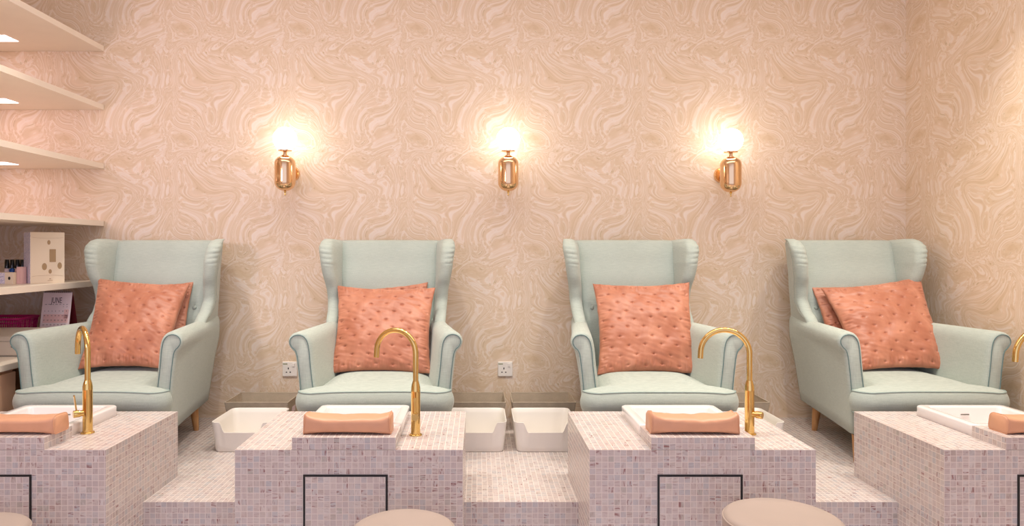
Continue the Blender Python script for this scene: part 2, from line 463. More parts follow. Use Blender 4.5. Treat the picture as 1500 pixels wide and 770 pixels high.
# ------------------------------------------------------------------ faucets
FLB = ['gold gooseneck faucet standing beside the leftmost basin, handle turned left', 'gold gooseneck faucet in front of the second armchair, handle facing the viewer',
       'gold gooseneck faucet in front of the third armchair, round handle turned right', 'gold gooseneck faucet at the right edge of the photo, only its spout in view']
def faucet(i, x, y, th, W, kd, lever):
    t = thing('faucet', FLB[i], 'faucet', (x, y, TOP), 0, 'gold gooseneck faucets')
    bm = bmesh.new()
    lathe(bm, [(0.0, 0), (0.0245, 0), (0.0245, 0.003), (0.0225, 0.005), (0.018, 0.006), (0.0175, 0.02), (0.0175, 0.165), (0.0178, 0.166), (0.0172, 0.168), (0.0172, 0.178), (0.015, 0.190), (0.0125, 0.198), (0.0115, 0.203), (0, 0.203)], 32)
    bmesh.ops.remove_doubles(bm, verts=bm.verts, dist=1e-6)
    obj('body', bm, M_BRASS, t, angle=50)
    d = Vector((-math.cos(th), math.sin(th), 0)); R = W/2; zc = 0.402-R-0.0105
    pts = [Vector((0, 0, 0.19)), Vector((0, 0, 0.23)), Vector((0, 0, zc-0.02))]
    for k in range(0, 25):
        a = PI*k/24*0.97
        pts.append(d*(R-R*math.cos(a)) + Vector((0, 0, zc + R*math.sin(a))))
    last = pts[-1]; pts.append(last + Vector((0, 0, -0.032)) + d*0.002)
    bm = bmesh.new(); tube(bm, pts, [0.0105]*len(pts), 20)
    obj('spout', bm, M_BRASS, t, angle=50)
    kd = Vector(kd).normalized()
    fr = kd.to_track_quat('Z', 'Y').to_matrix()
    bm = bmesh.new()
    lathe(bm, [(0.0, 0.010), (0.0115, 0.010), (0.0115, 0.026), (0.0135, 0.027), (0.0135, 0.047), (0.0125, 0.049), (0.0, 0.049)], 28, origin=(0, 0, 0.078), frame=fr)
    bmesh.ops.remove_doubles(bm, verts=bm.verts, dist=1e-6)
    kn = obj('handle', bm, M_BRASS, t, angle=40)
    if lever:
        p0 = kd*0.038 + Vector((0, 0, 0.088)); p1 = p0 + Vector((0, 0, 0.062)) + kd*0.008
        sd = kd.cross(Vector((0, 0, 1))).normalized()
        bm = bmesh.new(); rings = []
        for p, w, tt in ((p0, 0.005, 0.003), (lerp(p0, p1, 0.9), 0.0065, 0.0022), (p1, 0.0055, 0.0018)):
            rings.append([p + sd*a*w + kd*b*tt for a, b in ((-1, -1), (1, -1), (1, 1), (-1, 1))])
        loft(bm, rings); obj('lever', bm, M_BRASS, kn, smooth=False, bevel=0.0008)
faucet(0, -1.488, 2.645, math.radians(49), 0.17, (-0.75, -0.66, 0), True)
faucet(1, -0.2345, 2.615, math.radians(22), 0.168, (0.04, -1, 0), True)
faucet(2, 1.030, 2.63, math.radians(16), 0.176, (0.72, -0.70, 0), False)
faucet(3, 2.262, 2.66, math.radians(0), 0.20, (0.72, -0.70, 0), False)

# ------------------------------------------------------------------ armchair
def lin(tab, z): return interp(tab, z)
def build_chair():
    t = thing('wing_armchair', 'x', 'armchair')
    # backrest
    wT = [(0.14, 0.215), (0.40, 0.235), (0.60, 0.255), (0.85, 0.278), (1.03, 0.288)]
    yB = [(0.14, 0.775), (0.40, 0.80), (0.70, 0.845), (1.03, 0.885)]
    yF = [(0.14, 0.64), (0.38, 0.645), (0.60, 0.672), (0.80, 0.712), (0.95, 0.752), (1.03, 0.785)]
    zs = [0.14 + i*(0.875/34) for i in range(35)]
    btn = [(-0.2, 0.665), (0.2, 0.665)]
    bm = bmesh.new(); rings = []
    def bring(z, zz, sh=0.0, shy=0.0):
        w = lin(wT, z)-sh; a = lin(yF, z)+shy; b = lin(yB, z)-shy*0.7; r = 0.035
        n = 22; ring = []
        for k in range(n+1):          # front side, bowed
            u = -1 + 2*k/n; x = u*w
            e = max(0.0, abs(x)-(w-r))/r
            y = a + 0.035*(1-math.sqrt(max(0, 1-e*e))) - 0.020*(1-u*u)
            for bx, bz in btn:
                y += 0.016*math.exp(-((x-bx)**2+(zz-bz)**2)/0.0010)
            ring.append((x, y, zz))
        for k in range(n+1):
            u = 1 - 2*k/n; x = u*w
            e = max(0.0, abs(x)-(w-0.02))/0.02
            ring.append((x, b - 0.02*(1-math.sqrt(max(0, 1-e*e))), zz))
        return ring
    for z in zs: rings.append(bring(z, z))
    for dz, sh in ((0.008, 0.002), (0.014, 0.008), (0.0175, 0.018), (0.0185, 0.032)):
        rings.append(bring(1.03, 1.015+dz, sh, sh*1.2))
    loft(bm, rings); obj('backrest', bm, M_FAB, t)
    for bx, bz in btn:
        y = lin(yF, bz) - 0.02*(1-(bx/lin(wT, bz))**2) + 0.014
        bm = bmesh.new(); lathe(bm, [(0, 0.009), (0.006, 0.0085), (0.0105, 0.006), (0.012, 0.001), (0.010, -0.003), (0, -0.004)], 18, origin=(bx, y, bz), frame=Matrix.Rotation(PI/2, 3, 'X'))
        bmesh.ops.remove_doubles(bm, verts=bm.verts, dist=1e-6); obj('button', bm, M_FAB, t)
    # arms
    fr = [(.262,.14),(.266,.30),(.282,.45),(.288,.52),(.298,.568),(.320,.596),(.350,.605),(.380,.597),(.398,.575),(.399,.548),(.386,.526),(.371,.508),(.363,.46),(.352,.35),(.340,.14)]
    bk = [(.15,.14),(.165,.30),(.195,.45),(.208,.52),(.214,.572),(.228,.598),(.250,.605),(.272,.600),(.290,.585),(.296,.562),(.297,.535),(.296,.508),(.287,.46),(.265,.35),(.232,.14)]
    K = 4
    F_ = [p for p in cr([(a, b, 0) for a, b in fr], K)]; B_ = [p for p in cr([(a, b, 0) for a, b in bk], K)]
    for s in (-1, 1):
        bm = bmesh.new(); rings = []
        Y0, Y1 = 0.075, 0.80
        st = [0, 0.006, 0.014, 0.03] + [0.03 + (Y1-Y0-0.03)*k/26 for k in range(1, 27)]
        cen = Vector((0.325, 0.40, 0))
        for q, dy in enumerate(st):
            tt = dy/(Y1-Y0); tb = tt**0.9
            sc_ = (0.965, 0.985, 0.997, 1.0)[q] if q < 4 else 1.0
            ring = []
            for k, (pf, pb) in enumerate(zip(F_, B_)):
                p = pf.lerp(pb, tb)
                c2 = Vector((0.30 if pf.y < 0.5 else 0.348, pf.y if pf.y < 0.52 else 0.555, 0))
                if q < 3:
                    c = Vector((0.305 + 0.07*max(0, (pf.y-0.14))/0.46, min(pf.y, 0.56), 0))
                    dlt = (pf - c); L = dlt.length
                    if L > 1e-4: p = p - dlt/L*(0.012, 0.005, 0.0015)[q]
                x, z = p.x, p.y
                if 0.014 < dy < 0.16 and pf.y > 0.545:      # gathers on the roll
                    x += 0.0; g_ = -0.0035*math.exp(-((k % 5)-2)**2/0.8)*math.exp(-((dy-0.02)/0.035)**2); z += g_; x += g_*(1 if pf.x > 0.355 else -0.3)
                # armrest swells up slightly into the wing
                if pf.y > 0.5: z += 0.02*max(0, (tt-0.55)/0.45)**2
                ring.append((s*x, Y0+dy, z))
            rings.append(ring)
        loft(bm, rings); a = obj('armrest', bm, M_FAB, t)
        # piping round the scroll-shaped front panel
        pts = []
        for k in range(2, len(F_)-2):
            p = F_[k]; tn = (F_[k+1]-F_[k-1]).normalized(); nn = Vector((tn.y, -tn.x, 0))
            q = p + nn*0.013
            pts.append((s*q.x, Y0-0.001, q.y))
        bm = bmesh.new(); tube(bm, pts, 0.0019, 8); obj('piping', bm, M_PIPE, a)
        pts = []
        mid = cr([(.300,.15,0),(.306,.30,0),(.320,.44,0),(.327,.505,0),(.338,.548,0),(.356,.560,0),(.366,.545,0)], 5)
        # wing
        xF = [(0.45, .270), (0.60, .283), (0.75, .292), (0.90, .315), (1.0, .327), (1.05, .328)]
        yW = [(0.45, .52), (0.56, .49), (0.61, .535), (0.66, .600), (0.71, .632), (0.77, .622), (0.84, .592), (0.91, .582), (0.97, .592), (1.00, .608), (1.025, .638), (1.04, .68), (1.048, .73)]
        xR = [(0.45, .238), (0.60, .258), (0.85, .262), (1.05, .268)]
        yR = [(0.45, .775), (0.60, .800), (0.80, .825), (1.0, .850), (1.05, .855)]
        rF = [(0.45, .024), (0.60, .030), (0.80, .034), (0.99, .038), (1.02, .032), (1.04, .022), (1.048, .010)]
        zz = [0.45 + 0.02*k for k in range(22)] + [0.885 + 0.005*k for k in range(31)] + [1.037, 1.041, 1.0445, 1.048]
        bm = bmesh.new(); rings = []
        for z in zz:
            Fp = Vector((lin(xF, z), lin(yW, z)+0.038)); Rp = Vector((lin(xR, z), lin(yR, z)))
            rf = lin(rF, z); rr = min(rf, 0.026); dr = (Rp-Fp).normalized(); nn = Vector((-dr.y, dr.x))
            ring = []; a0 = math.atan2(-dr.y, -dr.x)
            n1 = 14
            ple = 0.0
            for k in range(n1+1):
                a = a0 - PI/2 + PI*k/n1
                w = math.sin(PI*k/n1)
                for z0 in (0.905, 0.932, 0.957, 0.983, 1.006, 1.024):    # gathers pulled into the rolled edge
                    zc = z0 + 0.012*(k/n1-0.5)
                    ple = -0.0042*math.exp(-((z-zc)/0.0036)**2) if abs(z-zc) < 0.02 else 0.0
                    w_ = max(0.0, math.sin(PI*(k/n1*1.3-(0.3 if s > 0 else 0.0))))
                    rf_ = ple*w_
                    if z0 == 0.905: acc = 0.0
                    acc += rf_
                ring.append((Fp.x + math.cos(a)*(rf+acc), Fp.y + math.sin(a)*(rf+acc)))
            for k in range(1, 5):
                q = (Fp - nn*0).lerp(Rp, k/5) ; side = lerp(rf, rr, k/5)
                ring.append((q.x + math.cos(a0+PI/2)*side, q.y + math.sin(a0+PI/2)*side))
            for k in range(9):
                a = a0 + PI/2 + PI*k/8
                ring.append((Rp.x + math.cos(a)*rr, Rp.y + math.sin(a)*rr))
            for k in range(4, 0, -1):
                q = Fp.lerp(Rp, k/5); side = lerp(rf, rr, k/5)
                ring.append((q.x + math.cos(a0-PI/2)*side, q.y + math.sin(a0-PI/2)*side))
            drop = 0.0
            rr_ = []
            for x, y in ring:
                zq = z
                if z > 0.97:   # wing top dips to the rear
                    zq = z - 0.018*max(0, min(1, (y-0.68)/0.17))*(z-0.97)/0.078
                rr_.append((s*x, y, zq))
            rings.append(rr_)
        loft(bm, rings); wg = obj('wing', bm, M_FAB, t)
        pts = []
        for z in [0.62 + 0.02*k for k in range(20)] + [1.01, 1.02]:
            Fp = Vector((lin(xF, z), lin(yW, z)+0.038)); Rp = Vector((lin(xR, z), lin(yR, z))); dr = (Rp-Fp).normalized(); nn = Vector((-dr.y, dr.x)); 
            if nn.x < 0: nn = -nn
            q = Fp + nn*(lin(rF, z)+0.0002) + dr*0.012
            pts.append((s*q.x, q.y, z))
        bm = bmesh.new(); tube(bm, pts, 0.0022, 6); p = obj('piping', bm, M_FAB, wg)
    # seat base
    bm = bmesh.new(); rings = []
    for y, w in ((0.072, 0.268), (0.30, 0.235), (0.55, 0.195), (0.77, 0.165)):
        rings.append([(-w, y, 0.14), (w, y, 0.14), (w, y, 0.27), (-w, y, 0.27)])
    loft(bm, rings); obj('seat_base', bm, M_FAB, t, bevel=0.012, seg=3)
    # seat cushion (T-shaped)
    L = 0.665; y_in = 0.085; r = 0.072
    def hw(y):
        w = 0.346 - 0.08*min(1, max(0, (y-0.055)/0.05))**1.0 - 0.055*max(0, (y-y_in))/(L)
        k = min(1, max(0, (y-0.055)/0.05)); k = k*k*(3-2*k)
        w = 0.346*(1-k) + (0.264-0.055*(y-y_in)/L)*k
        if y < r: w = w - r + math.sqrt(max(0, r*r-(r-y)**2))
        if y > L-0.03: q = 0.03; w = w - q + math.sqrt(max(0, q*q-(y-(L-q))**2))
        return w
    ys = [0.055*(1-math.cos(PI/2*k/8)) for k in range(8)] + [0.055 + 0.006*k for k in range(9)] + [0.115 + (L-0.03-0.115)*k/12 for k in range(13)] + [L-0.03+0.03*math.sin(PI/2*k/5) for k in range(1, 6)]
    nx = 24
    def zbow(u): return -0.010*abs(u)**3
    def surf(ztop, dome, shrink):
        rows = []
        for y in ys:
            w = hw(y)-shrink; v = y/L; row = []
            for k in range(nx+1):
                u = -1+2*k/nx; x = u*w
                yy = y + shrink*(1-2*v)
                # the front edge bows gently forward in the middle
                yy -= 0.018*(1-u*u)*(1-v)**6
                e = (1-abs(u)**5)*(1-abs(2*v-1)**5)
                row.append((x, yy, ztop + dome*e + zbow(u)*(1-v)))
            rows.append(row)
        return rows
    def outline(rows):
        o = list(rows[0]) + [r_[-1] for r_ in rows[1:-1]] + list(reversed(rows[-1])) + [r_[0] for r_ in reversed(rows[1:-1])]
        return o
    zt, zb = 0.350, 0.254
    bm = bmesh.new()
    TR = surf(zt, 0.028, 0.0); BR = surf(zb, -0.004, 0.0)
    def add(rows):
        V = [[bm.verts.new(p) for p in r_] for r_ in rows]
        for a, b in zip(V, V[1:]):
            for k in range(nx): bm.faces.new((a[k], a[k+1], b[k+1], b[k]))
    add(TR); add(BR)
    ot, ob = outline(TR), outline(BR)
    c = Vector((0, 0.3))
    rings = []
    for f in [k/8 for k in range(9)]:
        bul = 0.014*math.sin(PI*f)
        ring = []; m = len(ot)
        for k in range(m):
            p = Vector(ot[k]).lerp(Vector(ob[k]), f)
            a = Vector(ot[(k+1) % m]) - Vector(ot[k-1]); nn = Vector((a.y, -a.x, 0))
            if nn.length > 1e-7: nn.normalize()
            ring.append(p + nn*bul)
        rings.append(ring)
    loft(bm, rings, caps=False)
    bmesh.ops.remove_doubles(bm, verts=bm.verts, dist=1e-5)
    cu = obj('seat_cushion', bm, M_FAB, t)
    for ol in (ot, ob):
        bm = bmesh.new(); tube(bm, [Vector(p) for i_, p in enumerate(ol) if i_ % 1 == 0], 0.0034, 6, True)
        obj('piping', bm, M_SEAM, cu)
    for (x, y, sx, sy) in ((-0.285, 0.125, -1, -1), (0.285, 0.125, 1, -1), (-0.205, 0.665, -1, 1), (0.205, 0.665, 1, 1)):
        bm = bmesh.new(); rings = []
        for z, r_ in ((0, 0.0125), (0.003, 0.014), (0.07, 0.019), (0.142, 0.024)):
            off = (0.142-z)*0.10
            rings.append([(x + sx*off*0.6 + r_*math.cos(2*PI*k/20), y + sy*off + r_*math.sin(2*PI*k/20), z) for k in range(20)])
        loft(bm, rings); lg = obj('leg', bm, M_LEG, t, angle=50)
        bm = bmesh.new(); box(bm, x-0.03, x+0.03, y-0.03, y+0.03, 0.128, 0.143)
        obj('leg_plate', bm, M_BLACK, lg, smooth=False, bevel=0.003)
    return t
chair = build_chair()
CH = [(-1.742, 3.085, 0.0, 'mint green linen wing armchair beside the shelves, leftmost of the four'),
      (-0.463, 3.085, 0.035, 'mint green linen wing armchair second from the left, between the wall sockets'),
      (0.8185, 3.075, 0.0, 'mint green linen wing armchair third from the left, behind the third plinth'),
      (2.040, 3.085, 0.0, 'mint green linen wing armchair in the right corner of the room')]
for i, (x, y, rz, lab) in enumerate(CH):
    c = chair if i == 0 else copy_tree(chair)
    c.location = (x, y, 0); c.rotation_euler = (0, 0, rz)
    tag(c, lab, 'armchair', 'mint wing armchairs on the platform')

# ------------------------------------------------------------------ throw pillows
def px(x, y, Z): return Vector(((x-700)*Z/F, Z, CAM_H-(y-367)*Z/F))
def pillow(TL, TR, BR, BL, th, seed, label, flip=1, tuft=True):
    TL, TR, BR, BL = [Vector(p) for p in (TL, TR, BR, BL)]
    cen = (TL+TR+BR+BL)/4; N = (TR-BL).cross(TL-BR).normalized()
    if N.y > 0: N = -N
    n = 150; rnd = random.Random(seed)
    tufts = []
    R_, C_ = 10, 6
    for a in range(R_):
        for b in range(C_):
            u = (b + (0.25 if a % 2 else 0.75))/C_*2-1; v = (a+0.5)/R_*2-1
            if abs(u) < 0.93 and abs(v) < 0.94: tufts.append((u+rnd.uniform(-.015, .015), v+rnd.uniform(-.015, .015)))
    bm = bmesh.new(); V = {}
    L = (TR-TL).length
    for side in (0, 1):
        for i in range(n+1):
            for j in range(n+1):
                u = -1+2*i/n; v = -1+2*j/n
                edge = i in (0, n) or j in (0, n)
                if side and edge: V[(1, i, j)] = V[(0, i, j)]; continue
                us = u*(1-0.085*(1-v*v)); vs = v*(1-0.085*(1-u*u))
                wob = 0.010*mnoise.noise(Vector((u*7+seed, v*7, 3)))*max(abs(u), abs(v))**8
                us += wob; vs += wob
                a, b = (us+1)/2, (vs+1)/2
                p = BL.lerp(BR, a).lerp(TL.lerp(TR, a), b)
                h = ((1-abs(u)**2.4)*(1-abs(v)**2.4))
                h = max(0, h)**0.5*th/2*1.12
                sg = 1 if side == 0 else -1
                if not edge:
                    rim = max(abs(u), abs(v)); t_ = (v if abs(u) > abs(v) else u)
                    h += 0.006*math.exp(-((rim-0.9)/0.07)**2)*mnoise.noise(Vector((t_*22+seed, 4.0*(abs(u) > abs(v)), side)))
                    d = mnoise.noise(Vector((u*2.2+seed*1.7, v*2.2, side*9)))*0.012
                    d += mnoise.noise(Vector((u*5+seed, v*13+u*4, side*5+2)))*0.0030*(0.4+max(abs(u), abs(v))**2)
                    hm = min(1, h/(th*0.25))
                    h += d*hm
                    if side == 0 and tuft:
                        for tu, tv in tufts:
                            dx, dy = u-tu, v-tv
                            q = dx*dx+dy*dy
                            if q < 0.05:
                                h -= hm*(0.0022*math.exp(-q/0.006) + 0.0060*math.exp(-(dx*dx/0.0012+dy*dy/0.00022)) + 0.0030*math.exp(-(dx*dx/0.00022+dy*dy/0.0008)))
                        h += 0
                V[(side, i, j)] = bm.verts.new(p + N*h*sg)
    for side in (0, 1):
        for i in range(n):
            for j in range(n):
                q = [V[(side, i, j)], V[(side, i+1, j)], V[(side, i+1, j+1)], V[(side, i, j+1)]]
                bm.faces.new(q if side == 0 else q[::-1])
    bmesh.ops.translate(bm, verts=bm.verts, vec=-cen)
    o = obj('throw_pillow', bm, M_VEL); o.location = cen
    tag(o, label, 'pillow', 'coral quilted velvet pillows')
    return o
ZT, ZBt = 3.715, 3.555
def quad(tl, tr, br, bl, zt, zb, dz=(0,0,0,0)):
    return px(*tl, zt+dz[0]), px(*tr, zt+dz[1]), px(*br, zb+dz[2]), px(*bl, zb+dz[3])
# first chair
pillow(*quad((190, 412), (284, 412), (270, 530), (150, 534), 3.79, 3.62), 0.07, 5, 'coral velvet pillow mostly hidden behind another in the leftmost armchair')
pillow(*quad((144, 407), (279, 415), (243, 541), (114, 541), 3.73, 3.43, (-.02, 0, 0, 0)), 0.115, 1, 'front coral quilted pillow in the leftmost armchair, slumped to the left')
pillow(*quad((495, 421), (627, 413), (631, 532), (496, 532), 3.79, 3.62), 0.07, 6, 'rear coral velvet pillow in the second armchair, its top edge showing')
pillow(*quad((494, 418), (638, 421), (632, 548), (482, 547), 3.72, 3.42, (0, -0.06, 0, 0)), 0.115, 2, 'front coral quilted pillow in the second armchair, behind the gold faucet')
pillow(*quad((874, 421), (998, 421), (1005, 530), (877, 534), 3.79, 3.62), 0.07, 7, 'rear coral velvet pillow in the third armchair, just peeking out at the left')
pillow(*quad((868, 415), (1010, 413), (1029, 549), (875, 549), 3.72, 3.42, (0, -0.075, 0, 0)), 0.115, 3, 'front coral quilted pillow sitting square in the third armchair')
pillow(*quad((1188, 420), (1325, 410), (1330, 525), (1216, 526), 3.79, 3.60), 0.08, 8, 'rear coral pillow leaning left in the corner armchair')
pillow(*quad((1202, 422), (1348, 404), (1396, 543), (1258, 543), 3.73, 3.42), 0.11, 4, 'front coral quilted pillow tilted in the corner armchair')

# ------------------------------------------------------------------ wall sconces
SL = ['brass wall sconce with a glowing opal globe above the left wall socket', 'brass wall sconce with a glowing opal globe, middle of the three', 'brass wall sconce with a glowing opal globe, rightmost of the three']
def build_sconce():
    t = thing('wall_sconce', 'x', 'wall lamp')
    bm = bmesh.new(); bmesh.ops.create_uvsphere(bm, u_segments=36, v_segments=20, radius=0.066)
    bmesh.ops.translate(bm, verts=bm.verts, vec=(0, 0, 0.125))
    g = obj('globe_shade', bm, M_GLOBE, t); g['label'] = 'glowing opal glass globe'
    bm = bmesh.new(); lathe(bm, [(0, 0.0625), (0.038, 0.0625), (0.038, 0.056), (0.014, 0.054), (0.010, 0.050), (0.0105, 0.036), (0.018, 0.034), (0.018, 0.030), (0.0, 0.030)], 28)
    bmesh.ops.remove_doubles(bm, verts=bm.verts, dist=1e-6); obj('globe_holder', bm, M_COPPER, t, angle=40)
    pr = [(0, 0.033)]
    for k in range(1, 9): a = PI/2*k/8; pr.append((0.058*math.sin(a), -0.012+0.045*math.cos(a)))
    pr += [(0.058, -0.05), (0.058, -0.115)]
    for k in range(1, 9): a = PI/2*k/8; pr.append((0.058*math.cos(a), -0.118-0.05*math.sin(a)))
    bm = bmesh.new(); lathe(bm, pr, 40); bmesh.ops.remove_doubles(bm, verts=bm.verts, dist=1e-6); obj('body', bm, M_COPPER, t)
    bm = bmesh.new(); lathe(bm, [(0, -0.165), (0.006, -0.167), (0.0075, -0.172), (0.005, -0.177), (0.003, -0.181), (0.0055, -0.187), (0.004, -0.191), (0, -0.192)], 16)
    bmesh.ops.remove_doubles(bm, verts=bm.verts, dist=1e-6); obj('finial', bm, M_BRASS, t)
    bm = bmesh.new(); lathe(bm, [(0, 0.0), (0.046, 0.0), (0.046, -0.006), (0.040, -0.014), (0.012, -0.018), (0.011, -0.085), (0, -0.085)], 28, origin=(0, 0.150, -0.055), frame=Matrix.Rotation(-PI/2, 3, 'X'))
    bmesh.ops.remove_doubles(bm, verts=bm.verts, dist=1e-6); obj('wall_mount', bm, M_COPPER, t, angle=40)
    return t
sco = build_sconce()
for i, (xx, yy) in enumerate(((417.5, 236), (744.5, 236.5), (1070.5, 238))):
    c = sco if i == 0 else copy_tree(sco)
    Zs = WALL-0.150
    c.location = px(xx, yy, Zs)
    tag(c, SL[i], 'wall lamp', 'globe sconces on the wallpaper')

# ------------------------------------------------------------------ power sockets
def build_socket():
    t = thing('power_socket', 'x', 'socket')
    bm = bmesh.new(); box(bm, -0.043, 0.043, -0.009, 0, -0.043, 0.043); obj('plate', bm, M_WHITE, t, smooth=False, bevel=0.004, seg=3)
    bm = bmesh.new(); box(bm, 0.014, 0.030, -0.0125, -0.008, 0.014, 0.034); obj('switch', bm, M_WHITE, t, smooth=False, bevel=0.0015)
    for (a, b, w, h) in ((-0.008, 0.004, 0.0030, 0.0055), (-0.019, -0.018, 0.0038, 0.003), (0.003, -0.018, 0.0038, 0.003)):
        bm = bmesh.new(); box(bm, a-w, a+w, -0.0094, -0.0088, b-h, b+h); obj('pin_hole', bm, M_BLACK, t, smooth=False)
    bm = bmesh.new(); xx = -0.039
    for w in (0.0045, 0.003, 0.004, 0.0025, 0.004, 0.003): box(bm, xx, xx+w, -0.0094, -0.0088, 0.027, 0.033); xx += w+0.0008
    obj('printed_mark', bm, M_GRN, t, smooth=False)
    return t
so = build_socket()
for i, (x, lab) in enumerate(((425, 'white wall socket with switch left of the second armchair'), (740, 'white wall socket with switch right of the second armchair'))):
    c = so if i == 0 else copy_tree(so); c.location = px(x, 540, WALL); tag(c, lab, 'socket', 'white wall sockets')

# ------------------------------------------------------------------ white trays and woven baskets
def tray_mesh(w, d, h, fl, notch_w, notch_d, th=0.004, r=0.03, n_side=26):
    """open box; front (-y) side scooped"""
    def outl(ww, dd, rr):
        out = []
        k = 6
        pts = []
        for cx, cy, a0 in ((ww-rr, dd-rr, 0), (-ww+rr, dd-rr, 90), (-ww+rr, -dd+rr, 180), (ww-rr, -dd+rr, 270)):
            arc = [(cx + rr*math.cos(math.radians(a0+90*i/k)), cy + rr*math.sin(math.radians(a0+90*i/k))) for i in range(k+1)]
            pts.append(arc)
        for q in range(4):
            out += pts[q]; a = pts[q][-1]; b = pts[(q+1) % 4][0]
            m = 40 if q == 2 else 6
            for i in range(1, m): out.append((lerp(a[0], b[0], i/m), lerp(a[1], b[1], i/m)))
        return out
    def ztop(x, y, dd):
        if y > -dd*0.8 or not notch_w: return h
        k = (abs(x)-(notch_w-0.016))/0.026; k = min(1, max(0, k)); k = k*k*(3-2*k)
        return h - notch_d*(1-k)
    bm = bmesh.new(); rings = []
    o0 = outl(w, d, r); o1 = outl(w+fl, d+fl, r+0.004)
    NB = 5
    rings.append([(x*0.97, y*0.97, 0) for x, y in o0]); rings.append([(x, y, 0.006) for x, y in o0])
    for q in range(1, NB+1):
        f = q/NB
        rings.append([(lerp(a[0], b[0], f), lerp(a[1], b[1], f), lerp(0.006, ztop(b[0], b[1], d+fl)-0.001, f)) for a, b in zip(o0, o1)])
    i1 = outl(w+fl-th, d+fl-th, r); i0 = outl(w-th, d-th, r)
    rings.append([(lerp(a[0], b[0], .5), lerp(a[1], b[1], .5), ztop(a[0], a[1], d+fl)) for a, b in zip(o1, i1)])
    for q in range(NB+1):
        f = 1-q/NB
        rings.append([(lerp(a[0], b[0], f), lerp(a[1], b[1], f), lerp(0.008, ztop(o[0], o[1], d+fl)-0.001, f)) for a, b, o in zip(i0, i1, o1)])
    loft(bm, rings); return bm
TRY = [(-1.140, 'white scoop-fronted tray on the floor between the first and second armchairs'), (-0.012, 'white scoop-fronted tray beside the second armchair, left of the middle pair'),
       (0.326, 'white scoop-fronted tray beside the third armchair, right of the middle pair'), (1.335, 'white scoop-fronted tray half hidden behind the third plinth')]
src = None
for i, (x, lab) in enumerate(TRY):
    if src is None: src = o = obj('scooped_tray', tray_mesh(0.137, 0.145, 0.147, 0.015, 0.098, 0.048), M_WHITE, angle=60)
    else: o = src.copy(); COL.objects.link(o)
    o.location = (x, 3.50, 0); tag(o, lab, 'tray', 'white scooped trays')
def build_basket():
    t = thing('woven_basket', 'x', 'basket')
    bm = bmesh.new(); rings = []
    w, d, h = 0.150, 0.115, 0.160
    def R(a, b, z, r=0.006): rings.append([(x, y, z) for x, y in rrect(a, b, r, 3)])
    R(w, d, 0); R(w+0.022, d+0.018, h); R(w+0.018, d+0.014, h); R(w-0.004, d-0.004, 0.006)
    loft(bm, rings); obj('basket_body', bm, M_WOV, t, angle=40)
    bm = bmesh.new(); pts = [(x, y, h) for x, y in rrect(w+0.020, d+0.016, 0.007, 3)]
    tube(bm, pts, 0.003, 6, True); obj('rim', bm, M_WOV, t)
    bm = bmesh.new(); box(bm, w+0.0125, w+0.0165, -0.03, 0.03, 0.085, 0.115); o = obj('label_holder', bm, M_PAPER, t, smooth=False); o['label'] = 'white label card'
    return t
bk = build_basket()
BX = [(-1.188, 'grey woven basket against the wall between the first and second armchairs'), (-0.022, 'grey woven basket against the wall, left of the middle pair'),
      (0.355, 'grey woven basket against the wall, right of the middle pair'), (1.395, 'grey woven basket against the wall behind the third faucet')]
for i, (x, lab) in enumerate(BX):
    c = bk if i == 0 else copy_tree(bk)
    c.location = (x, 3.850, 0); tag(c, lab, 'basket', 'grey woven baskets by the wall')

# ------------------------------------------------------------------ stools
STL = [(-1.555, 2.12, 0.124, 0.160, 'round beige stool in front of the leftmost plinth'), (-0.227, 2.115, 0.137, 0.158, 'round beige stool in front of the second plinth'),
       (0.925, 2.105, 0.172, 0.172, 'round taupe stool in front of the third plinth, the highest one')]
for i, (x, y, z, r, lab) in enumerate(STL):
    t = thing('round_stool', lab, 'stool', (x, y, FL), 0, 'round stools in front of the plinths')
    h = z-FL; k = r
    bm = bmesh.new()
    lathe(bm, [(0, h-0.085), (k*0.8, h-0.085), (k*0.95, h-0.080), (k, h-0.070), (k*1.01, h-0.045), (k, h-0.018), (k*0.97, h-0.008), (k*0.90, h-0.0025), (k*0.7, h-0.0005), (0, h)], 64)
    bmesh.ops.remove_doubles(bm, verts=bm.verts, dist=1e-6); s_ = obj('seat', bm, M_STOOL, t)
    bm = bmesh.new(); tube(bm, [(k*1.0*math.cos(a*PI/32), k*1.0*math.sin(a*PI/32), h-0.0175) for a in range(64)], 0.0028, 6, True); obj('piping', bm, M_STOOL, s_)
    bm = bmesh.new(); lathe(bm, [(0, 0.05), (0.026, 0.05), (0.026, h*0.5), (0.016, h*0.5+0.002), (0.016, h-0.09), (0.06, h-0.088), (0.06, h-0.084), (0, h-0.084)], 24)
    bmesh.ops.remove_doubles(bm, verts=bm.verts, dist=1e-6); obj('gas_column', bm, M_CHROME, t, angle=40)
    for q in range(5):
        a = 2*PI*q/5+0.3
        bm = bmesh.new(); d = Vector((math.cos(a), math.sin(a), 0))
        tube(bm, [d*0.0 + Vector((0, 0, 0.075)), d*0.08 + Vector((0, 0, 0.07)), d*0.19 + Vector((0, 0, 0.05))], [0.018, 0.015, 0.011], 10)
        lg = obj('leg', bm, M_CHROME, t)
        bm = bmesh.new(); lathe(bm, [(0, -0.009), (0.018, -0.009), (0.0225, -0.005), (0.0225, 0.005), (0.018, 0.009), (0, 0.009)], 20, origin=d*0.19 + Vector((0, 0, 0.0225)), frame=Matrix.Rotation(PI/2, 3, 'X'))
        bmesh.ops.remove_doubles(bm, verts=bm.verts, dist=1e-6); obj('caster', bm, M_BLACK, lg)

